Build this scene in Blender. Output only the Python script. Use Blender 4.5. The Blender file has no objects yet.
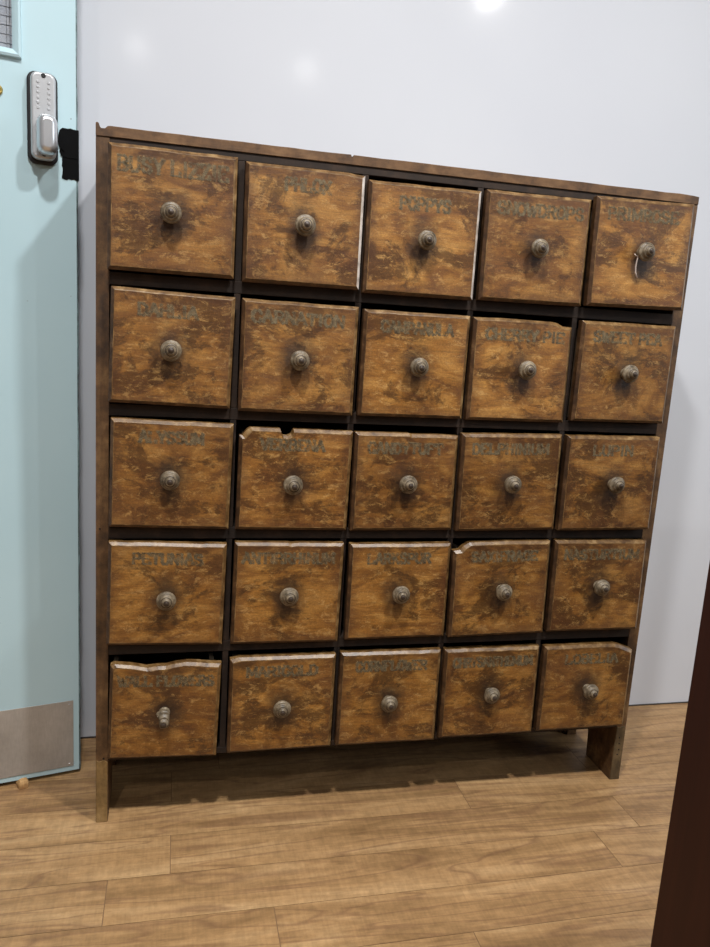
import bpy, bmesh, math, random
from mathutils import Vector, Matrix

scene = bpy.context.scene
C = bpy.context.collection
random.seed(7)

# ---------------------------------------------------------------- camera
F = 760.62
CAM = Vector((0.11432, -1.18263, 0.81974))
yaw, pitch, roll = 0.237948, -0.183961, 0.063207
fw = Vector((math.sin(yaw)*math.cos(pitch), math.cos(yaw)*math.cos(pitch), math.sin(pitch)))
rt = fw.cross(Vector((0, 0, 1))).normalized()
up = rt.cross(fw)
r2 = math.cos(roll)*rt + math.sin(roll)*up
u2 = -math.sin(roll)*rt + math.cos(roll)*up
cd = bpy.data.cameras.new('camera')
cam = bpy.data.objects.new('camera', cd)
C.objects.link(cam)
m = Matrix((r2, u2, -fw)).transposed().to_4x4()
m.translation = CAM
cam.matrix_world = m
cd.sensor_fit = 'VERTICAL'
cd.sensor_height = 36.0
cd.sensor_width = 36.0
cd.lens = F/947*36
cd.clip_start = 0.02
scene.camera = cam

# ---------------------------------------------------------------- world, lamps, exposure
w = bpy.data.worlds.new('world')
scene.world = w
w.use_nodes = True
w.node_tree.nodes['Background'].inputs[0].default_value = (0.80, 0.88, 1.0, 1)
w.node_tree.nodes['Background'].inputs[1].default_value = 0.02

def lamp(name, loc, power, size, col, spread=180):
    l = bpy.data.lights.new(name, 'AREA')
    l.shape = 'DISK'
    l.size = size
    l.energy = power
    l.color = col
    l.spread = math.radians(spread)
    o = bpy.data.objects.new(name, l)
    C.objects.link(o)
    o.location = loc
    return o

WARM = (1.0, 0.975, 0.955)
for (x, y) in ((0.05, -0.92), (0.92, -0.92)):
    lamp('ceiling_light', (x, y, 2.42), 8.8, 0.12, WARM, 150)
for (x, y) in ((-0.45, -2.15), (0.87, -3.39), (1.53, -2.01), (-0.15, -3.43)):
    lamp('ceiling_light', (x, y, 2.42), 4.0, 0.045, WARM, 150)

wl = bpy.data.lights.new('added_side_light', 'AREA')  # added soft light from the right, for glare on the drawer bevels
wl.shape = 'RECTANGLE'
wl.size, wl.size_y = 1.5, 1.1
wl.energy = 10
wl.color = (0.86, 0.93, 1.0)
wo = bpy.data.objects.new('added_side_light', wl)
C.objects.link(wo)
wo.location = (3.33, -1.6, 1.55)
wo.rotation_euler = (math.radians(90), 0, math.radians(90))

vs = scene.view_settings
vs.view_transform = 'Standard'
vs.look = 'None'
vs.gamma = 1
vs.use_curve_mapping = False
vs.exposure = 1.47

# ---------------------------------------------------------------- node helpers
def srgb(r, g, b):
    def f(c):
        c /= 255
        return c/12.92 if c <= 0.04045 else ((c+0.055)/1.055)**2.4
    return (f(r), f(g), f(b), 1)

class NT:
    def __init__(s, name):
        s.m = bpy.data.materials.new(name)
        s.m.use_nodes = True
        s.t = s.m.node_tree
        s.b = s.t.nodes['Principled BSDF']
    def n(s, typ, **kw):
        nd = s.t.nodes.new(typ)
        for k, v in kw.items():
            setattr(nd, k, v)
        return nd
    def l(s, a, b):
        s.t.links.new(a, b)
    def coord(s, scale=(1, 1, 1), rnd=True):
        tc = s.n('ShaderNodeTexCoord')
        mp = s.n('ShaderNodeMapping')
        mp.inputs['Scale'].default_value = scale
        s.l(tc.outputs['Object'], mp.inputs['Vector'])
        if rnd:
            oi = s.n('ShaderNodeObjectInfo')
            mu = s.n('ShaderNodeMath', operation='MULTIPLY')
            mu.inputs[1].default_value = 37.0
            s.l(oi.outputs['Random'], mu.inputs[0])
            s.l(mu.outputs[0], mp.inputs['Location'])
        return mp.outputs[0]
    def noise(s, vec, scale, detail=6, rough=0.6, dist=0.0):
        nd = s.n('ShaderNodeTexNoise')
        nd.inputs['Scale'].default_value = scale
        nd.inputs['Detail'].default_value = detail
        nd.inputs['Roughness'].default_value = rough
        nd.inputs['Distortion'].default_value = dist
        s.l(vec, nd.inputs['Vector'])
        return nd.outputs[0]
    def ramp(s, fac, stops):
        nd = s.n('ShaderNodeValToRGB')
        e = nd.color_ramp.elements
        while len(e) < len(stops):
            e.new(0.5)
        for i, (p, c) in enumerate(stops):
            e[i].position = p
            e[i].color = c if isinstance(c, tuple) else (c, c, c, 1)
        s.l(fac, nd.inputs[0])
        return nd.outputs[0]
    def mix(s, fac, a, b, mode='MIX'):
        nd = s.n('ShaderNodeMix', data_type='RGBA', blend_type=mode)
        for i, v in ((0, fac), (6, a), (7, b)):
            if isinstance(v, (int, float, tuple)):
                nd.inputs[i].default_value = v
            else:
                s.l(v, nd.inputs[i])
        return nd.outputs[2]
    def math(s, op, a, b=0.0):
        nd = s.n('ShaderNodeMath', operation=op)
        for i, v in ((0, a), (1, b)):
            if isinstance(v, (int, float)):
                nd.inputs[i].default_value = v
            else:
                s.l(v, nd.inputs[i])
        return nd.outputs[0]
    def bump(s, h, strength=0.2, dist=0.002):
        nd = s.n('ShaderNodeBump')
        nd.inputs['Strength'].default_value = strength
        nd.inputs['Distance'].default_value = dist
        s.l(h, nd.inputs['Height'])
        s.l(nd.outputs[0], s.b.inputs['Normal'])
    def fin(s, col=None, rough=None, metal=None, spec=None):
        for k, v in (('Base Color', col), ('Roughness', rough), ('Metallic', metal), ('Specular IOR Level', spec)):
            if v is None:
                continue
            if isinstance(v, (int, float, tuple)):
                s.b.inputs[k].default_value = v
            else:
                s.l(v, s.b.inputs[k])
        return s.m

def plain(name, col, rough=0.5, metal=0.0, var=0.12, scale=30):
    t = NT(name)
    n = t.noise(t.coord(), scale, 5)
    k = t.ramp(n, [(0.3, 1-var), (0.7, 1.0)])
    c = t.mix(1.0, col, k, 'MULTIPLY')
    return t.fin(c, rough, metal)

# ---------------------------------------------------------------- materials
def mat_drawer(name):
    t = NT(name)
    v = t.coord()
    vs_ = t.coord((1.0, 1.0, 2.2))
    vg = t.coord((3.0, 6.0, 34.0))
    grain = t.noise(vg, 7, 5, 0.65, 0.9)
    fig = t.noise(vs_, 9, 3, 0.5, 2.2)
    base = t.ramp(fig, [(0.28, srgb(106, 66, 24)), (0.5, srgb(144, 97, 37)), (0.72, srgb(180, 132, 64))])
    g = t.ramp(grain, [(0.32, 0.62), (0.55, 1.0), (0.7, 1.12)])
    base = t.mix(0.75, base, g, 'MULTIPLY')
    # old dark varnish left in ragged patches
    vp = t.coord((1.0, 1.0, 1.5))
    pat = t.noise(vp, 11, 9, 0.72, 0.5)
    pm = t.ramp(pat, [(0.50, 0.0), (0.56, 1.0)])
    base = t.mix(t.math('MULTIPLY', pm, 0.72), base, srgb(62, 38, 17))
    rd = t.noise(t.coord((1.2, 1, 1.8)), 6, 4, 0.6)
    base = t.mix(t.math('MULTIPLY', t.ramp(rd, [(0.5, 0.0), (0.68, 1.0)]), 0.4), base, srgb(86, 48, 26))
    # pale rubs and scratches
    sc = t.noise(t.coord((1.0, 1.0, 2.0)), 52, 9, 0.85, 0.5)
    sm = t.ramp(sc, [(0.53, 0.0), (0.60, 1.0)])
    base = t.mix(t.math('MULTIPLY', sm, 0.65), base, srgb(188, 148, 88))
    fine = t.noise(t.coord((1.0, 1.0, 14.0)), 60, 4, 0.7)
    base = t.mix(0.5, base, t.ramp(fine, [(0.3, 0.6), (0.7, 1.2)]), 'MULTIPLY')
    # dirt rubbed in round the knob and trailing below it
    tc = t.n('ShaderNodeTexCoord')
    sep = t.n('ShaderNodeSeparateXYZ')
    t.l(tc.outputs['Object'], sep.inputs[0])
    dx = t.math('SUBTRACT', sep.outputs[0], 0.088)
    dz = t.math('SUBTRACT', sep.outputs[2], 0.079)
    d = t.math('SQRT', t.math('ADD', t.math('MULTIPLY', dx, dx), t.math('MULTIPLY', t.math('MULTIPLY', dz, dz), 0.55)))
    wob = t.noise(v, 40, 4, 0.6)
    d = t.math('ADD', d, t.math('MULTIPLY', t.math('SUBTRACT', wob, 0.5), 0.035))
    dm = t.ramp(d, [(0.010, 0.85), (0.034, 0.0)])
    base = t.mix(dm, base, srgb(44, 30, 21))
    # grime along the outer rim
    ex = t.math('ABSOLUTE', t.math('SUBTRACT', sep.outputs[0], 0.089))
    ez = t.math('ABSOLUTE', t.math('SUBTRACT', sep.outputs[2], 0.084))
    e = t.math('MAXIMUM', ex, t.math('ADD', ez, 0.004))
    e = t.math('ADD', e, t.math('MULTIPLY', t.math('SUBTRACT', wob, 0.5), 0.03))
    em = t.ramp(e, [(0.068, 0.0), (0.086, 0.55)])
    base = t.mix(em, base, srgb(72, 42, 22))
    spk = t.noise(t.coord((1.0, 1.0, 1.3)), 330, 4, 0.75)
    base = t.mix(0.55, base, t.ramp(spk, [(0.36, 0.66), (0.5, 1.02), (0.64, 1.4)]), 'MULTIPLY')
    oi = t.n('ShaderNodeObjectInfo')
    base = t.mix(1.0, base, t.ramp(oi.outputs['Random'], [(0.0, (0.80, 0.76, 0.70, 1)), (0.5, (0.95, 0.94, 0.92, 1)), (1.0, (1.08, 1.06, 1.02, 1))]), 'MULTIPLY')
    t.bump(t.math('ADD', grain, t.math('ADD', t.math('MULTIPLY', sc, 0.8), spk)), 0.32, 0.0008)
    r = t.ramp(pat, [(0.4, 0.58), (0.6, 0.42)])
    return t.fin(base, r, spec=0.6)

def mat_old(name, a, b, c, rough=0.6, grain=(3, 3, 0.6), gscale=60, blotch=22):
    t = NT(name)
    g = t.noise(t.coord(grain), gscale, 5, 0.65, 0.4)
    n = t.noise(t.coord(), blotch, 8, 0.7)
    base = t.ramp(n, [(0.35, a), (0.52, b), (0.7, c)])
    base = t.mix(0.6, base, t.ramp(g, [(0.3, 0.55), (0.7, 1.15)]), 'MULTIPLY')
    t.bump(g, 0.3, 0.0008)
    return t.fin(base, rough)

M = {}
M['front'] = mat_drawer('worn_varnished_wood')
M['edge'] = mat_old('worn_bevel', srgb(78, 52, 26), srgb(118, 88, 50), srgb(158, 130, 88), 0.36, (1, 1, 1), 60, 60)
M['edge_pale'] = mat_old('pale_bevel', srgb(150, 136, 122), srgb(210, 200, 190), srgb(230, 222, 214), 0.35, (1, 1, 1), 60, 30)  # much paler tone, for the right bevel of two top-row drawers
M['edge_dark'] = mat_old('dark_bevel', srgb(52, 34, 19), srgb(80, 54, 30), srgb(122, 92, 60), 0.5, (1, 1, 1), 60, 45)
M['stile'] = mat_old('stile_wood', srgb(58, 40, 25), srgb(96, 69, 42), srgb(138, 106, 68), 0.55)
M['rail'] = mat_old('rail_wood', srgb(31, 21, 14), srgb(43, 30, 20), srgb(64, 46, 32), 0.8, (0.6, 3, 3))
M['topw'] = mat_old('top_board_wood', srgb(72, 50, 30), srgb(108, 78, 48), srgb(134, 102, 68), 0.55, (0.6, 3, 3))
M['foot'] = mat_old('bare_foot_wood', srgb(62, 48, 28), srgb(92, 74, 46), srgb(120, 98, 66), 0.75)
M['foot_pale'] = mat_old('paler_foot_wood', srgb(96, 74, 40), srgb(136, 108, 64), srgb(164, 136, 90), 0.75)
M['box'] = mat_old('drawer_box_wood', srgb(60, 52, 40), srgb(82, 70, 54), srgb(104, 90, 70), 0.8)
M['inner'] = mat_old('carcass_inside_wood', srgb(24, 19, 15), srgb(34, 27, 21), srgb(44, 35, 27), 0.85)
M['hole'] = plain('nail_hole', srgb(22, 16, 12), 0.9)
M['knob'] = mat_old('greyed_knob_wood', srgb(76, 66, 50), srgb(118, 105, 85), srgb(154, 141, 119), 0.42, (1, 1, 1), 120, 60)
M['knobc'] = plain('knob_centre', srgb(64, 52, 42), 0.45, 0.1)
M['string'] = plain('white_string', srgb(228, 214, 204), 0.8)

def mat_letter():
    t = NT('worn_stencil_paint')
    n = t.noise(t.coord(), 230, 6, 0.75)
    n2 = t.noise(t.coord(), 40, 3, 0.6)
    a = t.math('ADD', t.math('MULTIPLY', n, 0.6), t.math('MULTIPLY', n2, 0.4))
    al = t.ramp(a, [(0.43, 0.15), (0.56, 0.85)])
    t.l(al, t.b.inputs['Alpha'])
    c = t.ramp(t.noise(t.coord(), 150, 4), [(0.35, srgb(80, 66, 46)), (0.65, srgb(126, 112, 84))])
    return t.fin(c, 0.6)
M['letter'] = mat_letter()

def mat_letter_edge():
    t = NT('worn_stencil_outline')
    n = t.noise(t.coord(), 170, 6, 0.75)
    al = t.ramp(n, [(0.45, 0.0), (0.6, 0.65)])
    t.l(al, t.b.inputs['Alpha'])
    return t.fin(srgb(154, 132, 96), 0.6)
M['letter2'] = mat_letter_edge()

def mat_wall():
    t = NT('glossy_white_wall')
    n = t.noise(t.coord(rnd=False), 1.6, 3)
    c = t.ramp(n, [(0.3, srgb(210, 215, 223)), (0.7, srgb(216, 221, 228))])
    t.bump(t.noise(t.coord((1, 1, 0.5), rnd=False), 5, 2), 0.03, 0.01)
    return t.fin(c, 0.11, spec=0.18)
M['wall'] = mat_wall()
M['ceil'] = plain('ceiling_paint', srgb(190, 191, 193), 0.9, var=0.03, scale=3)
M['otherwall'] = plain('room_paint', srgb(105, 104, 106), 0.8, var=0.03, scale=3)
M['seal'] = plain('dark_seal', srgb(70, 64, 60), 0.7)

def mat_door():
    t = NT('pale_blue_door_paint')
    n = t.noise(t.coord(rnd=False), 3, 5, 0.6)
    c = t.ramp(n, [(0.3, srgb(180, 211, 221)), (0.7, srgb(188, 217, 226))])
    sp = t.noise(t.coord(rnd=False), 60, 2, 0.5)
    c = t.mix(t.ramp(sp, [(0.755, 0.0), (0.77, 0.7)]), c, srgb(80, 84, 84))
    t.bump(t.noise(t.coord(rnd=False), 90, 3), 0.05, 0.001)
    return t.fin(c, 0.38)
M['door'] = mat_door()
M['dooredge'] = mat_old('chipped_shaded_edge', srgb(60, 66, 66), srgb(110, 132, 136), srgb(150, 180, 186), 0.7)  # darker than the leaf: shade on the edge put into its colour

def mat_steel(name, a, b, rough):
    t = NT(name)
    g = t.noise(t.coord((1, 1, 1), rnd=False), 9, 8, 0.7)
    s = t.noise(t.coord((8, 8, 1), rnd=False), 60, 4, 0.7)
    c = t.ramp(g, [(0.3, a), (0.7, b)])
    c = t.mix(0.35, c, t.ramp(s, [(0.3, 0.75), (0.7, 1.15)]), 'MULTIPLY')
    t.bump(g, 0.1, 0.001)
    return t.fin(c, rough, 0.3)
M['kick'] = mat_steel('scuffed_steel', srgb(160, 156, 150), srgb(190, 186, 180), 0.45)
M['chrome'] = plain('satin_chrome', srgb(214, 217, 221), 0.3, 0.75, 0.05)
M['lockface'] = plain('brushed_lock_plate', srgb(200, 204, 208), 0.36, 0.45, 0.08, 90)
M['rubber'] = plain('black_rubber', srgb(26, 26, 30), 0.55)
M['tape'] = plain('black_cloth_tape', srgb(10, 11, 13), 0.9, 0, 0.3, 60)
M['tape'].node_tree.nodes['Principled BSDF'].inputs['Specular IOR Level'].default_value = 0.15
M['brass'] = plain('brass', srgb(200, 176, 100), 0.3, 0.9)
M['wire'] = plain('glass_wire', srgb(110, 112, 116), 0.4, 0.7)
def mat_glass():
    t = NT('wired_door_glass')
    n = t.noise(t.coord(rnd=False), 25, 3)
    c = t.ramp(n, [(0.3, srgb(170, 178, 190)), (0.7, srgb(192, 198, 206))])
    t.b.inputs['Transmission Weight'].default_value = 0.35
    return t.fin(c, 0.2)
M['glass'] = mat_glass()
M['wedge'] = mat_old('pale_wedge_wood', srgb(150, 108, 66), srgb(196, 156, 104), srgb(222, 190, 142), 0.7)
def mat_dark():
    t = NT('dark_brown_veneer')
    g = t.noise(t.coord((6, 6, 0.5), rnd=False), 12, 5, 0.6, 0.5)
    c = t.ramp(g, [(0.3, srgb(46, 19, 12)), (0.7, srgb(58, 26, 17))])
    return t.fin(c, 0.5, spec=0.25)
M['dark'] = mat_dark()

def mat_floor():
    t = NT('oak_laminate')
    at = t.n('ShaderNodeAttribute', attribute_name='board')
    tc = t.n('ShaderNodeTexCoord')
    off = t.n('ShaderNodeVectorMath', operation='SCALE')
    t.l(at.outputs['Vector'], off.inputs[0])
    off.inputs['Scale'].default_value = 23.0
    ad = t.n('ShaderNodeVectorMath', operation='ADD')
    t.l(tc.outputs['Object'], ad.inputs[0])
    t.l(off.outputs[0], ad.inputs[1])
    def mp(s):
        x = t.n('ShaderNodeMapping')
        x.inputs['Scale'].default_value = s
        t.l(ad.outputs[0], x.inputs[0])
        return x.outputs[0]
    big = t.noise(mp((1.0, 6.0, 1)), 2.6, 5, 0.6, 1.2)
    base = t.ramp(big, [(0.3, srgb(136, 105, 69)), (0.5, srgb(167, 132, 90)), (0.72, srgb(190, 156, 112))])
    g = t.noise(mp((3.0, 55.0, 1)), 4, 6, 0.7, 0.4)
    base = t.mix(0.55, base, t.ramp(g, [(0.3, 0.70), (0.7, 1.12)]), 'MULTIPLY')
    vein = t.noise(mp((1.0, 9.0, 1)), 1.9, 2, 0.5, 1.6)
    vm = t.ramp(vein, [(0.455, 0.0), (0.49, 1.0), (0.53, 0.0)])
    base = t.mix(t.math('MULTIPLY', vm, 0.5), base, srgb(112, 80, 58))
    saw = t.noise(mp((60.0, 4.0, 1)), 4, 3, 0.6)
    base = t.mix(0.4, base, t.ramp(saw, [(0.35, 0.82), (0.65, 1.1)]), 'MULTIPLY')
    mo = t.noise(mp((1, 1, 1)), 60, 4, 0.7)
    base = t.mix(0.7, base, t.ramp(mo, [(0.35, 0.80), (0.65, 1.12)]), 'MULTIPLY')
    sepc = t.n('ShaderNodeSeparateXYZ')
    t.l(at.outputs['Vector'], sepc.inputs[0])
    base = t.mix(0.5, base, t.ramp(sepc.outputs[0], [(0.0, 0.88), (1.0, 1.08)]), 'MULTIPLY')
    t.bump(g, 0.12, 0.001)
    return t.fin(base, 0.42, spec=0.4)
M['floor'] = mat_floor()
M['joint'] = plain('board_joint', srgb(128, 99, 70), 0.7)

# ---------------------------------------------------------------- mesh helpers
class MB:
    def __init__(s):
        s.v, s.f, s.mi, s.sm = [], [], [], []
    def add(s, vs, fs, mi=0, smooth=False):
        o = len(s.v)
        s.v += [tuple(x) for x in vs]
        for f in fs:
            s.f.append(tuple(i+o for i in f))
            s.mi.append(mi)
            s.sm.append(smooth)
    def box(s, a, b, mi=0):
        (x0, y0, z0), (x1, y1, z1) = a, b
        vs = [(x, y, z) for z in (z0, z1) for y in (y0, y1) for x in (x0, x1)]
        s.add(vs, [(0, 2, 3, 1), (4, 5, 7, 6), (0, 1, 5, 4), (2, 6, 7, 3), (0, 4, 6, 2), (1, 3, 7, 5)], mi)
    def prism(s, pts, axis, a, b, mi=0, mis=None):
        # outline in the plane across the axis, extruded from a to b
        def P(p, t):
            q = list(p)
            q.insert(axis, t)
            return tuple(q)
        n = len(pts)
        vs = [P(p, a) for p in pts]+[P(p, b) for p in pts]
        fs = [tuple(range(n))[::-1], tuple(range(n, 2*n))]
        s.add(vs, fs, mi)
        s.add(vs, [(i, (i+1) % n, (i+1) % n+n, i+n) for i in range(n)], mi if mis is None else mis)
    def lathe(s, prof, n=28, mi=0, fn=None, axis='-y', mis=None):
        vs = []
        for r, d in prof:
            for k in range(n):
                a = 2*math.pi*k/n
                p = (r*math.cos(a), -d, r*math.sin(a))
                vs.append(fn(p) if fn else p)
        for i in range(len(prof)-1):
            fs = [(i*n+k, i*n+(k+1) % n, (i+1)*n+(k+1) % n, (i+1)*n+k) for k in range(n)]
            o = len(s.v) if i == 0 else o
            if i == 0:
                s.v += [tuple(x) for x in vs]
            for f in fs:
                s.f.append(tuple(q+o for q in f))
                s.mi.append((mis[i] if mis else mi))
                s.sm.append(True)
        s.f.append(tuple(o+(len(prof)-1)*n+k for k in range(n)))
        s.mi.append(mis[-1] if mis else mi)
        s.sm.append(False)
    def tube(s, pts, r, n=8, mi=0):
        pts = [Vector(p) for p in pts]
        rings = []
        for i, p in enumerate(pts):
            d = (pts[min(i+1, len(pts)-1)]-pts[max(i-1, 0)]).normalized()
            a = d.cross(Vector((0.3, 1, 0.2))).normalized()
            b = d.cross(a)
            rings.append([p+r*(math.cos(2*math.pi*k/n)*a+math.sin(2*math.pi*k/n)*b) for k in range(n)])
        vs = [v for q in rings for v in q]
        fs = [(i*n+k, i*n+(k+1) % n, (i+1)*n+(k+1) % n, (i+1)*n+k) for i in range(len(pts)-1) for k in range(n)]
        s.add(vs, fs, mi, True)
        e = (len(pts)-1)*n
        s.add([vs[k] for k in range(n)], [tuple(range(n))], mi)
        s.add([vs[e+k] for k in range(n)], [tuple(range(n))], mi)
    def build(s, name, mats, parent=None, bevel=0.0, fix=True):
        me = bpy.data.meshes.new(name)
        me.from_pydata(s.v, [], s.f)
        for m_ in (mats if isinstance(mats, list) else [mats]):
            me.materials.append(m_)
        for p, i, q in zip(me.polygons, s.mi, s.sm):
            p.material_index = i
            p.use_smooth = q
        me.update()
        if fix:
            bm = bmesh.new()
            bm.from_mesh(me)
            bmesh.ops.remove_doubles(bm, verts=bm.verts, dist=1e-6)
            bmesh.ops.recalc_face_normals(bm, faces=bm.faces)
            bm.to_mesh(me)
            bm.free()
        o = bpy.data.objects.new(name, me)
        C.objects.link(o)
        if parent:
            o.parent = parent
        if bevel:
            b = o.modifiers.new('bevel', 'BEVEL')
            b.width = bevel
            b.segments = 2
            b.limit_method = 'ANGLE'
        return o

def tag(o, label, cat, group=None):
    o['label'] = label
    o['category'] = cat
    if group:
        o['group'] = group
    return o
def struct(o):
    o['kind'] = 'structure'
    return o
def empty(name, loc=(0, 0, 0), rz=0, parent=None):
    o = bpy.data.objects.new(name, None)
    o.empty_display_size = 0.05
    C.objects.link(o)
    o.location = loc
    o.rotation_euler = (0, 0, rz)
    if parent:
        o.parent = parent
    return o

# ---------------------------------------------------------------- the room
WY = 0.271
XL, XR, YF, ZC = -0.98, 3.4, -4.6, 2.45
def slab(name, a, b, mat):
    q = MB()
    q.box(a, b)
    return struct(q.build(name, mat))
slab('wall_back', (XL-0.1, WY, -0.02), (XR+0.1, WY+0.1, ZC), M['wall'])
slab('wall_left', (XL-0.1, YF, -0.02), (XL, WY, ZC), M['otherwall'])
slab('wall_right', (XR, YF, -0.02), (XR+0.1, WY, ZC), M['otherwall'])
q = MB()
wf = empty('added_window_1', (XR, -1.6, 1.55))  # unseen frame, added only to back the side light
struct(wf)
for a, b in (((-0.05, -0.80, -0.60), (-0.001, -0.75, 0.60)), ((-0.05, 0.75, -0.60), (-0.001, 0.80, 0.60)), ((-0.05, -0.75, -0.60), (-0.001, 0.75, -0.55)), ((-0.05, -0.75, 0.55), (-0.001, 0.75, 0.60))):
    q.box(a, b)
q.build('added_window_frame', M['ceil'], wf)
slab('wall_front', (XL-0.1, YF-0.1, -0.02), (XR+0.1, YF, ZC), M['otherwall'])
slab('ceiling', (XL-0.1, YF-0.1, ZC), (XR+0.1, WY+0.1, ZC+0.08), M['ceil'])
slab('trim_1', (XL, WY-0.0025, 0.0), (XR, WY-0.0002, 0.0025), M['seal'])

def floor():
    q = MB()
    cols = []
    q.box((XL-0.1, YF-0.1, -0.03), (XR+0.1, WY+0.05, -0.0008), 1)
    cols += [0.5]*6
    rnd = random.Random(3)
    known = {0: 0.64, 1: 0.12, 2: 0.03, 3: 0.266}
    W, L, g = 0.09, 0.80, 0.0006
    i = -3
    while 0.04-i*W > YF:
        y1 = min(0.04-i*W, WY)
        y0 = 0.04-(i+1)*W
        x = (known.get(i, rnd.random()*L)) % L
        x -= L*math.ceil((x-XL)/L)
        while x < XR:
            a, b = max(x, XL), min(x+L, XR)
            if b > a and y1 > y0:
                q.add([(a+g, y0+g*.6, 0), (b-g, y0+g*.6, 0), (b-g, y1-g*.6, 0), (a+g, y1-g*.6, 0)], [(0, 1, 2, 3)], 0)
                cols.append(rnd.random())
            x += L
        i += 1
    o = q.build('floor', [M['floor'], M['joint']], fix=False)
    at = o.data.attributes.new('board', 'FLOAT_VECTOR', 'FACE')
    for k, c in enumerate(cols):
        at.data[k].vector = (c, (c*7.31) % 1, (c*3.7) % 1)
    struct(o)
floor()

# ---------------------------------------------------------------- the pale blue door, standing open against the back wall
DA = math.radians(13)
door = empty('door_1', (-0.0452, 0.1488, 0.008), DA)      # local +x runs from the free edge away from the hinge; -x towards the hinge
struct(door)
TH, DW, DH = 0.038, 0.86, 1.98
WX0, WX1, WZ0, WZ1 = -0.62, -0.0855, 1.191, 1.80            # opening of the pane
q = MB()
for a, b in (((-DW, 0, 0), (0.0018, TH, WZ0)), ((-DW, 0, WZ1), (0.0018, TH, DH)), ((-DW, 0, WZ0), (WX0, TH, WZ1)), ((WX1, 0, WZ0), (0.0018, TH, WZ1))):
    q.box(a, b)
# the free edge, chipped all along
rnd = random.Random(5)
pts = []
z = 0.0
while z < DH:
    pts.append((0.0034+rnd.random()*0.0016, z))
    z += 0.012+rnd.random()*0.03
ed = MB()
for k in range(len(pts)-1):
    (a, z0), (b, z1) = pts[k], pts[k+1]
    ed.add([(0.0018, 0.0005, z0), (a, 0.0015, z0), (a, TH, z0), (0.0018, TH, z0), (0.0018, 0.0005, z1), (b, 0.0015, z1), (b, TH, z1), (0.0018, TH, z1)],
           [(0, 1, 5, 4), (1, 2, 6, 5), (2, 3, 7, 6), (0, 3, 2, 1), (4, 5, 6, 7)], 0)
leaf = q.build('door_leaf', M['door'], door)
ed.build('door_edge', M['dooredge'], door)
# kick plate
q = MB()
q.box((-DW+0.02, -0.0014, 0.0095), (-0.0075, -0.0001, 0.1365))
kp = q.build('kick_plate', M['kick'], door, 0.0004)
q = MB()
for (x, z) in ((-0.0145, 0.0145), (-0.0145, 0.129), (-0.14, 0.129)):
    n = len(q.v)
    q.lathe([(0.0018, 0.0), (0.0016, 0.0004), (0.0006, 0.0006)], 10, fn=lambda p, x=x, z=z: (p[0]+x, p[1]-0.0014, p[2]+z))
    sc = q.build('screw', M['chrome'], kp)
    q = MB()
# glazed opening: bead frame and wired pane
q = MB()
def bead(q, x0, x1, z0, z1, wd, dp):
    o = [(x0, z0), (x1, z0), (x1, z1), (x0, z1)]
    prof = [(0.0, 0.0), (0.001, dp*0.8), (wd*0.35, dp), (wd*0.7, dp*0.6), (wd, dp*0.15), (wd, -0.006)]
    rings = []
    for d, y in prof:
        rings.append([(x0+d, -y, z0+d), (x1-d, -y, z0+d), (x1-d, -y, z1-d), (x0+d, -y, z1-d)])
    for i in range(len(rings)-1):
        q.add(rings[i]+rings[i+1], [(k, (k+1) % 4, (k+1) % 4+4, k+4) for k in range(4)])
bead(q, WX0-0.011, WX1+0.011, WZ0-0.012, WZ1+0.012, 0.0125, 0.007)
bd = q.build('glazing_bead', M['door'], door)
q = MB()
q.box((WX0, 0.006, WZ0), (WX1, 0.012, WZ1))
pane = q.build('glass_pane', M['glass'], door)
q = MB()
k = 0
x = WX1-0.004
while x > WX0:
    q.tube([(x, 0.0055, WZ0), (x, 0.0055, WZ1)], 0.0003, 5)
    x -= 0.0125 if k else 0.0045
    k += 1
z = WZ0+0.008
while z < WZ1:
    q.tube([(WX0, 0.0055, z), (WX1, 0.0055, z)], 0.0003, 5)
    z += 0.0125
q.build('wire_mesh', M['wire'], pane)

# keypad lock: rubber gasket, plate, buttons, paddle knob, screws
def rrect(x0, x1, z0, z1, r, n=8):
    p = []
    for cx, cz, a0 in ((x1-r, z1-r, 0), (x0+r, z1-r, 90), (x0+r, z0+r, 180), (x1-r, z0+r, 270)):
        for k in range(n+1):
            a = math.radians(a0+90*k/n)
            p.append((cx+r*math.cos(a), cz+r*math.sin(a)))
    return p
def plate(q, x0, x1, z0, z1, r, layers, mi=0):
    rings = []
    for ins, y in layers:
        rings.append([(x, -y, z) for x, z in rrect(x0+ins, x1-ins, z0+ins, z1-ins, max(r-ins, 0.001))])
    n = len(rings[0])
    for i in range(len(rings)-1):
        q.add(rings[i]+rings[i+1], [(k, (k+1) % n, (k+1) % n+n, k+n) for k in range(n)], mi, True)
    q.add(rings[-1], [tuple(range(n))], mi)
LX0, LX1, LZ0, LZ1 = -0.0685, -0.0252, 1.034, 1.166
q = MB()
plate(q, LX0, LX1, LZ0, LZ1, 0.013, [(0, 0), (0, 0.0045), (0.001, 0.006), (0.004, 0.006)])
lock = q.build('keypad_lock', M['rubber'], door)
lock['label'] = 'black gasket of the keypad lock'
q = MB()
plate(q, LX0+0.0045, LX1-0.0035, LZ0+0.0055, LZ1-0.0035, 0.0105, [(0, 0.0055), (0.0, 0.017), (0.0012, 0.0195), (0.0035, 0.0205)])
q.build('lock_plate', M['lockface'], lock)
q = MB()
for i in range(6):
    for sx in (-1, 1):
        q.lathe([(0.0021, 0), (0.0021, 0.0006), (0.0016, 0.0009)], 12, fn=lambda p, i=i, sx=sx: (p[0]-0.0465+sx*0.0075, p[1]-0.0204, p[2]+1.148-i*0.0072))
q.build('keypad_button', M['lockface'], lock)['kind'] = 'stuff'
q = MB()
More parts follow.
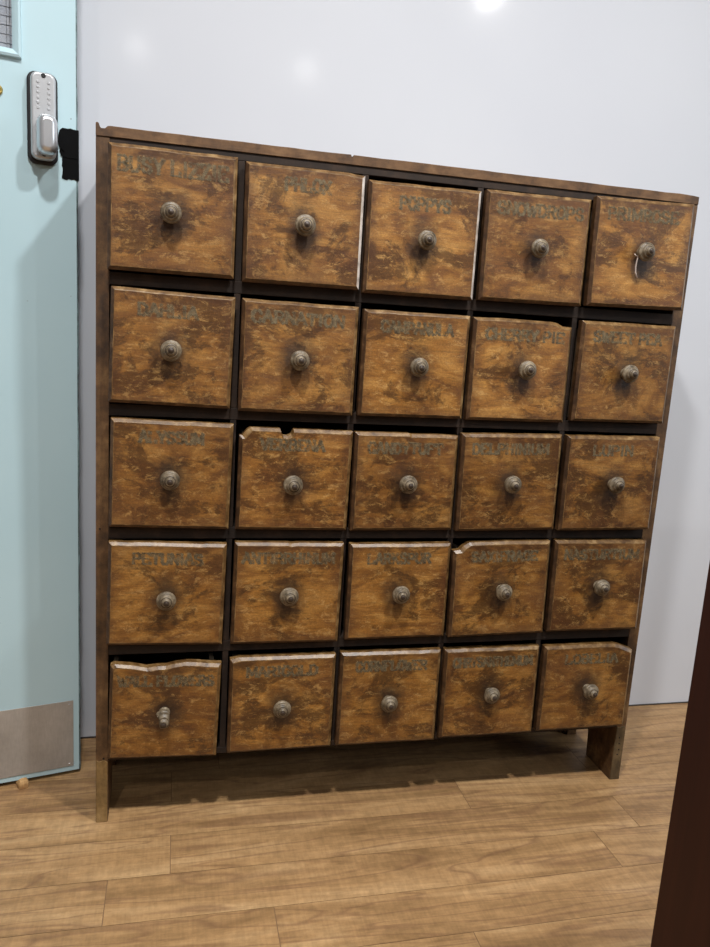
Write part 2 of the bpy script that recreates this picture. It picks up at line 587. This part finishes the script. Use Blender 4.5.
plate(q, -0.0575, -0.0285, 1.0435, 1.100, 0.0125, [(0.006, 0.0205), (0.004, 0.026), (0.0, 0.029), (0.0, 0.040), (0.0018, 0.047), (0.005, 0.0505), (0.009, 0.052)])
kn = q.build('turn_knob', M['chrome'], lock)
for z in (1.1575, 1.0465):
    q = MB()
    q.lathe([(0.0034, 0), (0.0032, 0.001), (0.0020, 0.0016), (0.0012, 0.0010)], 16, fn=lambda p, z=z: (p[0]-0.0462, p[1]-0.0204, p[2]+z))
    q.build('lock_screw', M['rubber'], lock)
# black tape stuck over the latch and round the edge
rnd = random.Random(11)
def ragged(x0, x1, z0, z1, y, left=True):
    p = [(x1, z0)]
    p.append((x1, z1))
    k = 7
    for i in range(1, k):
        p.append((x1+(x0-x1)*i/k, z1+0.0012*(rnd.random()-0.5)*2))
    for i in range(0, 12):
        p.append((x0+0.0018*(rnd.random()-0.3), z1-0.004+(z0-z1+0.005)*i/11))
    for i in range(1, k):
        p.append((x0+(x1-x0)*i/k, z0+0.0014*(rnd.random()-0.5)*2))
    return p
q = MB()
q.prism(ragged(-0.0225, 0.0052, 1.0505, 1.0925, 0), 1, -0.0016, -0.0002)
q.prism(ragged(-0.0195, 0.0052, 1.0180, 1.0560, 0), 1, -0.0008, -0.0001)
q.box((0.0050, -0.0016, 1.018), (0.0057, TH, 1.092))
q.prism([(-0.023, 1.064), (-0.0255, 1.074), (-0.0235, 1.086), (-0.018, 1.089), (-0.016, 1.058)], 1, -0.003, -0.0016)
q.build('tape_patch', M['tape'], door)
# round brass cylinder further along the leaf
q = MB()
q.lathe([(0.0075, 0), (0.0075, 0.002), (0.0055, 0.003), (0.0045, 0.0022)], 20, fn=lambda p: (p[0]-0.1085, p[1], p[2]+1.131))
q.build('brass_ring', M['brass'], door)
# hinges on the far side
for z in (0.25, 1.0, 1.75):
    q = MB()
    q.tube([(-DW-0.004, -0.004, z-0.04), (-DW-0.004, -0.004, z+0.04)], 0.005, 12)
    q.build('hinge', M['chrome'], door)

# wooden wedge pushed under the door
q = MB()
cs, sn = math.cos(DA), math.sin(DA)
def bumpy(u, v, wv):
    return (u, v, wv)
vs = []
for i, (yy, hw, zt) in enumerate(((-0.014, 0.0045, 0.0095), (-0.012, 0.0075, 0.0150), (-0.004, 0.0088, 0.0165), (0.0, 0.0088, 0.0078), (0.02, 0.0085, 0.0066), (0.05, 0.008, 0.003))):
    ring = [(-hw, yy, 0.0002), (hw, yy, 0.0002), (hw*1.05, yy, zt*0.55), (hw*0.7, yy, zt*0.92), (0.0, yy, zt), (-hw*0.75, yy, zt*0.9), (-hw*1.02, yy, zt*0.5)]
    vs += ring
fs = [(i*7+k, i*7+(k+1) % 7, (i+1)*7+(k+1) % 7, (i+1)*7+k) for i in range(5) for k in range(7)]
q.add(vs, fs+[tuple(range(7)), tuple(range(35, 42))], 0)
wd = q.build('door_wedge', M['wedge'], None, 0.0008)
wd.location = (-0.135, 0.1235, 0)
wd.rotation_euler = (0, 0, DA+0.15)
tag(wd, 'small pale wooden wedge pushed under the blue door', 'door wedge')

# ---------------------------------------------------------------- the chest of drawers
CW, CH, CD = 0.9655, 1.080, 0.25
chest = empty('seed_cabinet')
tag(chest, 'old wooden chest of twenty-five drawers with worn lettering, standing against the white wall', 'chest of drawers')
X0, PX, DWD, ZT, PZ, DHT = 0.0202, 0.18668, 0.17738, 1.05068, 0.19061, 0.16697
ST = 0.0185
def side(x0, x1, top, nails):
    q = MB()
    out = [(0, 0), (0.088, 0), (0.091, 0.05), (0.105, 0.092), (0.128, 0.100), (0.150, 0.092), (0.163, 0.05), (0.166, 0), (CD, 0), (CD, top), (0.0, top)]
    q.prism(out, 0, x0, x1, 0)
    for (dx, z) in nails:
        q.lathe([(0.0016, 0), (0.0015, 0.0003)], 8, 1, fn=lambda p, dx=dx, z=z: (p[0]+x0+dx, p[1]-0.0014, p[2]+z))
    return q
q = side(0, ST, CH-0.0148, [(0.012, 0.115), (0.006, 0.5)])
o = q.build('side_panel', [M['stile'], M['hole']], chest, 0.0012)
q = side(CW-0.0205, CW, CH-0.0148, [(0.009, 0.088), (0.010, 0.076), (0.011, 0.063), (0.009, 0.053)])
o = q.build('side_panel', [M['stile'], M['hole']], chest, 0.0012)
# bare ends of the two front feet, proud of the stiles by a hair
for (a, b) in ((0.0004, ST-0.0004), (CW-0.0201, CW-0.0004)):
    q = MB()
    q.prism([(a, 0.0), (b, 0.0), (b, 0.108), (b-0.006, 0.112), (a+0.005, 0.109), (a, 0.112)], 1, -0.0012, 0.086)
    f = q.build('foot', M['foot_pale'] if a < 0.1 else M['foot'], chest, 0.0008)
    f['label'] = 'foot of bare lighter wood'
# top: a light board along the upper edge, chipped at the left, over a dark rail
q = MB()
rnd = random.Random(21)
tp = [(0.0, CH-0.0145), (0.0, CH+0.002), (0.0018, CH+0.0034), (0.0042, CH+0.0022), (0.0050, CH-0.0020), (0.0075, CH-0.0042), (0.0125, CH-0.0040), (0.0160, CH-0.0006), (0.020, CH)]
x = ST+0.03
while x < CW-0.022:
    tp.append((x, CH-0.0002-rnd.random()*0.0007))
    if abs(x-0.36) < 0.012:
        tp.append((x+0.001, CH-0.003)); tp.append((x+0.003, CH-0.003)); tp.append((x+0.004, CH-0.0004))
    x += 0.02+rnd.random()*0.02
tp += [(CW-0.012, CH-0.0012), (CW-0.0005, CH-0.0022), (CW-0.0002, CH-0.0145)]
q.prism(tp, 1, -0.0015, CD)
q.build('top_board', M['topw'], chest, 0.0006)
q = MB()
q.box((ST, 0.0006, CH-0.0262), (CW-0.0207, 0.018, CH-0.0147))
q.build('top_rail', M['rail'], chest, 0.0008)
# shelves and bottom board
for i in range(5):
    zb = ZT-PZ*i-DHT
    t_ = zb-0.0006
    q = MB()
    if i < 4:
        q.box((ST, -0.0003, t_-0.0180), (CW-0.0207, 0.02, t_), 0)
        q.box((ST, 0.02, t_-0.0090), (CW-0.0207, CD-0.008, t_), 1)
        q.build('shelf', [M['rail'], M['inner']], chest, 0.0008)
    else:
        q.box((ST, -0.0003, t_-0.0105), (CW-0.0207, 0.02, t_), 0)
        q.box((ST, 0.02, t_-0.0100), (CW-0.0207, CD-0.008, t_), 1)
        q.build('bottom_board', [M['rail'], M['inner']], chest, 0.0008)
# dividers
for i in range(5):
    zb = ZT-PZ*i-DHT
    z1 = CH-0.0265 if i == 0 else ZT-PZ*(i-1)-DHT-0.0187
    for j in range(1, 5):
        xc = X0+PX*j-(PX-DWD)/2
        q = MB()
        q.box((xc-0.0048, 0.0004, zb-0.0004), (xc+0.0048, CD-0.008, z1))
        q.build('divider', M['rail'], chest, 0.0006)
q = MB()
q.box((ST, CD-0.008, 0.112), (CW-0.0207, CD-0.001, CH-0.015))
q.build('back_panel', M['inner'], chest)

# --- lettering: a stroke alphabet with slab serifs
G = {
'A': [[(0, 0), (.5, 1), (1, 0)], [(.22, .36), (.78, .36)]],
'B': [[(.12, 0), (.12, 1)], [(.12, 1), (.6, 1), (.85, .86), (.85, .66), (.6, .53), (.12, .53)], [(.6, .53), (.92, .38), (.92, .14), (.6, 0), (.12, 0)]],
'C': [[(.95, .74), (.72, 1), (.32, 1), (.06, .72), (.06, .28), (.32, 0), (.72, 0), (.95, .26)]],
'D': [[(.12, 0), (.12, 1)], [(.12, 1), (.55, 1), (.92, .75), (.92, .25), (.55, 0), (.12, 0)]],
'E': [[(.12, 0), (.12, 1)], [(.12, 1), (.92, 1), (.92, .82)], [(.12, .52), (.68, .52)], [(.12, 0), (.95, 0), (.95, .2)]],
'F': [[(.12, 0), (.12, 1)], [(.12, 1), (.92, 1), (.92, .8)], [(.12, .52), (.7, .52)]],
'G': [[(.92, .76), (.7, 1), (.32, 1), (.06, .72), (.06, .28), (.32, 0), (.7, 0), (.9, .16), (.9, .42)], [(.58, .42), (1, .42)]],
'H': [[(.1, 0), (.1, 1)], [(.9, 0), (.9, 1)], [(.1, .52), (.9, .52)]],
'I': [[(.5, 0), (.5, 1)]],
'J': [[(.7, 1), (.7, .22), (.5, 0), (.25, 0), (.08, .22)]],
'K': [[(.12, 0), (.12, 1)], [(.88, 1), (.14, .45)], [(.38, .6), (.95, 0)]],
'L': [[(.12, 0), (.12, 1)], [(.12, 0), (.92, 0), (.92, .24)]],
'M': [[(.08, 0), (.08, 1), (.5, .2), (.92, 1), (.92, 0)]],
'N': [[(.1, 0), (.1, 1), (.9, 0), (.9, 1)]],
'O': [[(.32, 1), (.68, 1), (.94, .72), (.94, .28), (.68, 0), (.32, 0), (.06, .28), (.06, .72), (.32, 1)]],
'P': [[(.12, 0), (.12, 1)], [(.12, 1), (.62, 1), (.9, .85), (.9, .6), (.62, .46), (.12, .46)]],
'Q': [[(.32, 1), (.68, 1), (.94, .72), (.94, .28), (.68, 0), (.32, 0), (.06, .28), (.06, .72), (.32, 1)], [(.6, .25), (.98, -.12)]],
'R': [[(.12, 0), (.12, 1)], [(.12, 1), (.62, 1), (.88, .86), (.88, .64), (.62, .5), (.12, .5)], [(.5, .5), (.95, 0)]],
'S': [[(.88, .78), (.68, 1), (.32, 1), (.1, .8), (.14, .6), (.84, .42), (.92, .2), (.68, 0), (.3, 0), (.08, .24)]],
'T': [[(.5, 0), (.5, 1)], [(.04, .78), (.04, 1), (.96, 1), (.96, .78)]],
'U': [[(.1, 1), (.1, .25), (.32, 0), (.68, 0), (.9, .25), (.9, 1)]],
'V': [[(.02, 1), (.5, 0), (.98, 1)]],
'W': [[(0, 1), (.28, 0), (.5, .8), (.72, 0), (1, 1)]],
'X': [[(.05, 0), (.95, 1)], [(.05, 1), (.95, 0)]],
'Y': [[(.02, 1), (.5, .48), (.98, 1)], [(.5, .48), (.5, 0)]],
'Z': [[(.08, .8), (.08, 1), (.92, 1), (.06, 0), (.94, 0), (.94, .22)]],
}
def text(txt, x0, x1, zb, hgt, parent):
    n = len(txt)
    units = sum({' ': .5, 'I': .55, 'M': 1.25, 'W': 1.25}.get(c, 1.0) for c in txt)
    ux = (x1-x0)/units
    q = MB()
    depth = [0]
    def seg(a, b, wd, mi, y):
        a, b = Vector(a), Vector(b)
        d = b-a
        if d.length < 1e-6:
            return
        d.normalize()
        e = Vector((-d.y, d.x))*wd/2
        a2, b2 = a-d*wd*0.3, b+d*wd*0.3
        P = [a2-e, b2-e, b2+e, a2+e]
        q.add([(p.x, y, p.y) for p in P], [(0, 1, 2, 3)], mi)
    x = x0
    for c in txt:
        adv = {' ': .5, 'I': .55, 'M': 1.25, 'W': 1.25}.get(c, 1.0)*ux
        if c != ' ':
            gw = adv*0.86
            gx = x+adv*0.07
            jz = random.uniform(-0.0003, 0.0003)
            for pl in G[c]:
                pts = [(gx+p[0]*gw, zb+jz+p[1]*hgt) for p in pl]
                for k in range(len(pts)-1):
                    (ax, az), (bx, bz) = pts[k], pts[k+1]
                    L = math.hypot(bx-ax, bz-az) or 1
                    wd = (0.0044*abs(bz-az)+0.0025*abs(bx-ax))/L
                    wd = min(wd, ux*0.38)
                    depth[0] += 1
                    y = -0.00030-0.0000035*(depth[0] % 60)
                    seg(pts[k], pts[k+1], wd, 0, y)
                    seg((ax+0.0013, az-0.0008), (bx+0.0013, bz-0.0008), wd*0.8, 1, -0.00012-0.0000015*(depth[0] % 60))
                    seg((ax-0.0014, az+0.0012), (bx-0.0014, bz+0.0012), wd*0.9, 1, -0.00015-0.0000015*(depth[0] % 60))
                for (p, s) in ((pts[0], pts[1]), (pts[-1], pts[-2])):
                    if abs(s[1]-p[1]) > abs(s[0]-p[0])*1.1 and abs(s[1]-p[1]) > hgt*0.3:
                        hw = min(0.0026, gw*0.3)
                        depth[0] += 1
                        seg((p[0]-hw, p[1]), (p[0]+hw, p[1]), 0.0011, 0, -0.00030-0.0000035*(depth[0] % 60))
        x += adv
    return q.build('lettering', [M['letter'], M['letter2']], parent, fix=False)

# row, column, x, z, width, height, protrusion, lean forward, turn, roll, knob across, knob up
DR = [[0,0,.0172,.8854,.1778,.1699,.0203,.0035,-.0125,-.0043,.488,.477],[0,1,.2074,.8823,.1777,.1683,.0189,-.0047,-.0094,.0027,.476,.499],[0,2,.3911,.8796,.1798,.1654,.0178,-.0022,.0096,.003,.483,.496],[0,3,.5806,.8818,.179,.1677,.0195,-.0027,.0101,.0087,.455,.489],[0,4,.7694,.8854,.1779,.1723,.023,-.0006,.0097,.0208,.425,.506],
[1,0,.0187,.6961,.1767,.1665,.0171,-.0039,.002,-.0205,.493,.489],[1,1,.2075,.6906,.1785,.1682,.0197,-.0188,.0066,-.0066,.478,.491],[1,2,.3954,.6898,.1756,.1655,.0169,.011,-.0099,.0019,.485,.499],[1,3,.5786,.6896,.1755,.1652,.0156,-.0186,-.0113,.0035,.485,.517],[1,4,.767,.6941,.1772,.1674,.0181,.0122,-.0069,.0064,.437,.508],
[2,0,.0195,.5068,.1796,.166,.0177,.0091,.005,-.0173,.49,.496],[2,1,.21,.5032,.1786,.1626,.0164,.0115,-.0031,-.0086,.455,.497],[2,2,.3953,.5009,.1751,.1625,.015,-.0018,-.0103,.0065,.474,.517],[2,3,.5775,.5004,.1791,.1663,.0182,.0061,.0113,.0215,.447,.529],[2,4,.7662,.5021,.1783,.1673,.0184,.0022,-.0005,.0129,.454,.522],
[3,0,.0165,.3156,.1781,.1677,.0175,.0043,.0244,-.0179,.496,.508],[3,1,.208,.3127,.177,.1699,.0192,-.0049,-.0045,-.0112,.482,.536],[3,2,.3975,.3123,.1753,.1666,.0173,-.0037,-.0053,.0035,.471,.533],[3,3,.5804,.3115,.178,.1685,.0195,-.0184,.0051,.02,.457,.534],[3,4,.7676,.3149,.1784,.1681,.0183,-.0259,.0206,.0065,.434,.545],
[4,0,.0186,.1198,.1724,.1654,.0152,.0171,.0244,-.0257,.5,.548],[4,1,.2084,.1198,.1758,.1682,.0188,-.0038,-.0078,-.0024,.478,.54],[4,2,.3927,.1201,.1775,.169,.0198,-.0152,.0109,-.0002,.454,.528],[4,3,.5802,.1208,.1781,.166,.0182,-.018,.0194,.0088,.446,.555],[4,4,.7690,.1215,.1775,.164,.0175,-.010,.012,.004,.450,.545]]
NAMES = [
[('BUSY LIZZIE', .07, .93), ('PHLOX', .32, .71), ('POPPYS', .27, .73), ('SNOWDROPS', .10, .93), ('PRIMROSE', .11, .84)],
[('DAHLIA', .21, .70), ('CARNATION', .08, .88), ('CAMPANULA', .16, .84), ('CHERRY PIE', .12, .92), ('SWEET PEA', .12, .85)],
[('ALYSSUM', .23, .76), ('VERBENA', .18, .75), ('CANDYTUFT', .12, .85), ('DELPHINIUM', .10, .87), ('LUPIN', .27, .71)],
[('PETUNIAS', .20, .80), ('ANTIRRHINUM', .07, .92), ('LARKSPUR', .17, .80), ('SAXIFRAGE', .18, .87), ('NASTURTIUM', .10, .92)],
[('WALL FLOWERS', .07, .94), ('MARIGOLD', .15, .83), ('CORNFLOWER', .15, .86), ('CHRYSANTHEMUM', .09, .93), ('LOBELIA', .23, .83)]]
TOPS = {
(4, 0): [(0, -.003), (.006, -.001), (.030, -.003), (.055, -.0075), (.072, -.005), (.084, -.0045), (.098, -.001), (.115, .002), (.135, .001), (.15, -.0005), (.17, -.001)],
(2, 1): [(0, -.013), (.004, -.0125), (.012, -.003), (.016, 0), (.062, 0), (.063, -.006), (.067, -.0105), (.074, -.011), (.080, -.008), (.083, 0), (.178, 0)],
(1, 3): [(0, 0), (.05, .0015), (.10, .001), (.138, .0005), (.148, -.001), (.158, -.0055), (.175, -.0065)],
(3, 3): [(0, -.014), (.012, -.0125), (.018, -.006), (.026, -.001), (.03, 0), (.10, .001), (.178, 0)],
(4, 4): [(0, 0), (.09, 0.0015), (.14, .001), (.150, -.001), (.160, -.005), (.1775, -.012)],
(4, 1): [(0, -.003), (.008, -.001), (.014, .0005), (.176, 0)],
(0, 1): [(0, 0), (.155, .0), (.164, -.0015), (.178, -.002)],
(2, 2): [(0, 0), (.09, 0), (.094, -.0015), (.14, -.001), (.175, -.0025)],
(3, 1): [(0, 0), (.085, 0), (.09, -.0012), (.10, 0), (.177, 0)],
}
KP = [(0.0080, 0), (0.0078, 0.002), (0.0064, 0.0035), (0.0062, 0.0055), (0.0085, 0.0080), (0.0124, 0.0100), (0.0138, 0.0125), (0.0135, 0.0150),
      (0.0118, 0.0168), (0.0108, 0.0166), (0.0100, 0.0182), (0.0090, 0.0204), (0.0076, 0.0216), (0.0067, 0.0212), (0.0062, 0.0226), (0.0055, 0.0246), (0.0040, 0.0258), (0.0030, 0.0256), (0.0022, 0.0266), (0.0008, 0.0270)]
KM = [0]*12+[1]+[0]*3+[1]*4
knob_world = {}
for (i, j, x, z, wd, ht, pr, lean, turn, rl, ku, kw) in DR:
    lean = max(-0.02, min(0.02, lean))
    turn = max(-0.02, min(0.02, turn))
    rr = random.Random(100+i*5+j)
    top = TOPS.get((i, j))
    if top is None:
        top = [(0, 0)]
        xx = 0.012
        while xx < wd-0.012:
            top.append((xx, rr.uniform(-0.0006, 0.0004)))
            xx += rr.uniform(0.012, 0.03)
        top.append((wd, 0))
    top = [(a*wd/top[-1][0], d) for a, d in top]
    b, T, cb = 0.0048, 0.0158, 0.0046     # bevel width, thickness, bevel depth
    ns = len(top)
    q = MB()
    def xf(a):
        return b+(a/wd)*(wd-2*b)
    A, B, A2, B2, A3, B3 = [], [], [], [], [], []
    for (a, d) in top:
        A.append((xf(a), 0, ht+d-b)); B.append((xf(a), 0, b))
        A2.append((a, cb, ht+d)); B2.append((a, cb, 0))
        A3.append((a, T, ht+d)); B3.append((a, T, 0))
    for k in range(ns-1):
        def ins(p, top_):      # inner line of the pale rubbed rim of the panel
            rr_ = 0.0009
            return (b+rr_+(p[0]-b)*(wd-2*b-2*rr_)/(wd-2*b), 0, p[2]-rr_ if top_ else p[2]+rr_)
        ia, ib, ja, jb = ins(A[k], 1), ins(A[k+1], 1), ins(B[k], 0), ins(B[k+1], 0)
        q.add([ja, jb, ib, ia], [(0, 1, 2, 3)], 0)
        q.add([ia, ib, A[k+1], A[k]], [(0, 1, 2, 3)], 1)
        q.add([B[k], B[k+1], jb, ja], [(0, 1, 2, 3)], 1)
        if k == 0:
            q.add([B[0], ja, ia, A[0]], [(0, 1, 2, 3)], 1)
        if k == ns-2:
            q.add([jb, B[-1], A[-1], ib], [(0, 1, 2, 3)], 1)
        q.add([A[k], A[k+1], A2[k+1], A2[k]], [(0, 1, 2, 3)], 1)
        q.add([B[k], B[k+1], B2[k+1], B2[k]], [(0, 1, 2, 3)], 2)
        q.add([A2[k], A2[k+1], A3[k+1], A3[k]], [(0, 1, 2, 3)], 1)
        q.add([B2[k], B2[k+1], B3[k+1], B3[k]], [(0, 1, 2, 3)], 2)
        q.add([A3[k], A3[k+1], B3[k+1], B3[k]], [(0, 1, 2, 3)], 3)
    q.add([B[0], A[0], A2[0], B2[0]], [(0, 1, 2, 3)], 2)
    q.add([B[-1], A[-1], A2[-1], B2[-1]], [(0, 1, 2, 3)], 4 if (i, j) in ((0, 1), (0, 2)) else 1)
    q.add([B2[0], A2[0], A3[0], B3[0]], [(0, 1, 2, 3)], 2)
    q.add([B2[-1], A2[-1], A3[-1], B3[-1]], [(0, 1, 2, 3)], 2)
    d = q.build('drawer', [M['front'], M['edge'], M['edge_dark'], M['box'], M['edge_pale']], chest, 0.0005)
    d.location = (x, -pr-0.0018+turn*wd/2, z)
    d.rotation_mode = 'XYZ'
    d.rotation_euler = (lean, -rl, -turn)
    word, t0, t1 = NAMES[i][j]
    hgt = 0.0195 if (i, j) == (0, 0) else (0.0175 if i == 0 else 0.0165)
    text(word, t0*wd, t1*wd, ht-0.0165-hgt-(0.004 if (i, j) in ((0, 2), (4, 0), (1, 0)) else 0), hgt, d)
    # box behind the front: bottom, two sides and a back, open at the top
    q = MB()
    m1, bz, by, bh = 0.0075, 0.0035, CD-0.03, ht-0.013
    if (i, j) == (4, 0):
        bh = ht-0.004
    q.box((m1, T, bz), (m1+0.007, by, bh))
    q.box((wd-m1-0.007, T, bz), (wd-m1, by, bh))
    q.box((m1+0.007, by-0.007, bz), (wd-m1-0.007, by, bh-0.004))
    q.box((m1+0.007, T, bz), (wd-m1-0.007, by-0.007, bz+0.005))
    bx = q.build('drawer_box', M['box'], d)
    bx.rotation_euler = (-lean, rl, turn)
    # knob
    q = MB()
    kx = (ku+0.017*(x+wd/2-0.114)/1.16/wd*1.0)*wd
    kz = kw*ht+0.015*(z+ht/2-0.82)/1.16
    ax, az = rr.uniform(-0.05, 0.05), rr.uniform(-0.06, 0.06)
    ks = rr.uniform(1.06, 1.13)
    def kf(p, ax=ax, az=az, ks=ks, br=(i, j) == (4, 0)):
        px_, py_, pz_ = (c*ks for c in p)
        dd = -py_
        if br and dd > 0.009:      # half of this knob's rim has broken away
            s_ = px_*0.8+pz_*0.6
            if px_ < -0.002 and pz_ < 0.006:
                px_ = -0.004+px_*0.25
            if px_ > 0.007:
                px_ = 0.007+(px_-0.007)*0.2
            pz_ -= dd*0.20
        return (px_+ax*dd, py_, pz_+az*dd)
    q.lathe(KP, 32, fn=kf, mis=KM)
    k_ = q.build('knob', [M['knob'], M['knobc']], d)
    k_.location = (kx, -0.0001, kz)
    k_['label'] = 'broken turned knob' if (i, j) == (4, 0) else 'turned greyish wooden knob'
    knob_world[(i, j)] = (x+kx, -pr-0.002, z+kz)

# string looped on the knob of the PRIMROSE drawer
kx, ky, kz = knob_world[(0, 4)]
q = MB()
lp = []
for k in range(17):
    a = 2*math.pi*k/16
    lp.append((kx+0.0075*math.cos(a), ky-0.0048-0.0004*math.sin(2*a), kz+0.0075*math.sin(a)))
q.tube(lp, 0.0009, 8)
q.tube([(kx-0.0070, ky-0.0050, kz+0.001), (kx-0.0105, ky-0.0078, kz-0.004), (kx-0.0125, ky-0.0075, kz-0.013), (kx-0.0125, ky-0.006, kz-0.022), (kx-0.0105, ky-0.0045, kz-0.031), (kx-0.0065, ky-0.004, kz-0.039)], 0.0012, 8)
q.tube([(kx-0.0070, ky-0.0050, kz-0.002), (kx-0.0105, ky-0.0072, kz-0.0065), (kx-0.0155, ky-0.0072, kz-0.0045), (kx-0.0172, ky-0.0060, kz-0.0020)], 0.0008, 8)
s = q.build('string', M['string'])
tag(s, 'short white string tied to the knob of the top right drawer', 'string')

# ---------------------------------------------------------------- dark wooden cupboard beside the camera
EX, EY = 0.5718, -0.6304
cb_ = empty('dark_cupboard', (EX, EY, 0))
tag(cb_, 'dark brown wooden cupboard side at the right edge of the view', 'cupboard')
HB = 1.15
q = MB()
q.box((0.0, -0.46, 0.0), (0.02, 0.0, HB))
q.build('side_panel', M['dark'], cb_, 0.001)
q = MB()
q.box((0.68, -0.46, 0.0), (0.70, 0.0, HB))
q.build('side_panel', M['dark'], cb_, 0.001)
q = MB()
q.box((0.0202, -0.010, 0.05), (0.6798, -0.002, HB))
q.build('back_panel', M['dark'], cb_)
q = MB()
q.box((-0.01, -0.48, HB), (0.71, 0.0, HB+0.022))
q.build('top_board', M['dark'], cb_, 0.002)
q = MB()
q.box((0.0202, -0.44, 0.0), (0.6798, -0.42, 0.08))
q.build('plinth', M['dark'], cb_)
for a in (0.0215, 0.351):
    q = MB()
    q.box((a, -0.46, 0.083), (a+0.3275, -0.442, HB-0.003))
    dd = q.build('cupboard_door', M['dark'], cb_, 0.001)
    q = MB()
    hx = a+0.29 if a < 0.1 else a+0.04
    q.lathe([(0.006, 0), (0.005, 0.01), (0.012, 0.018), (0.010, 0.026), (0.002, 0.028)], 20, fn=lambda p: (p[0]+hx, p[1]-0.46, p[2]+0.62))
    q.build('cupboard_knob', M['brass'], dd)
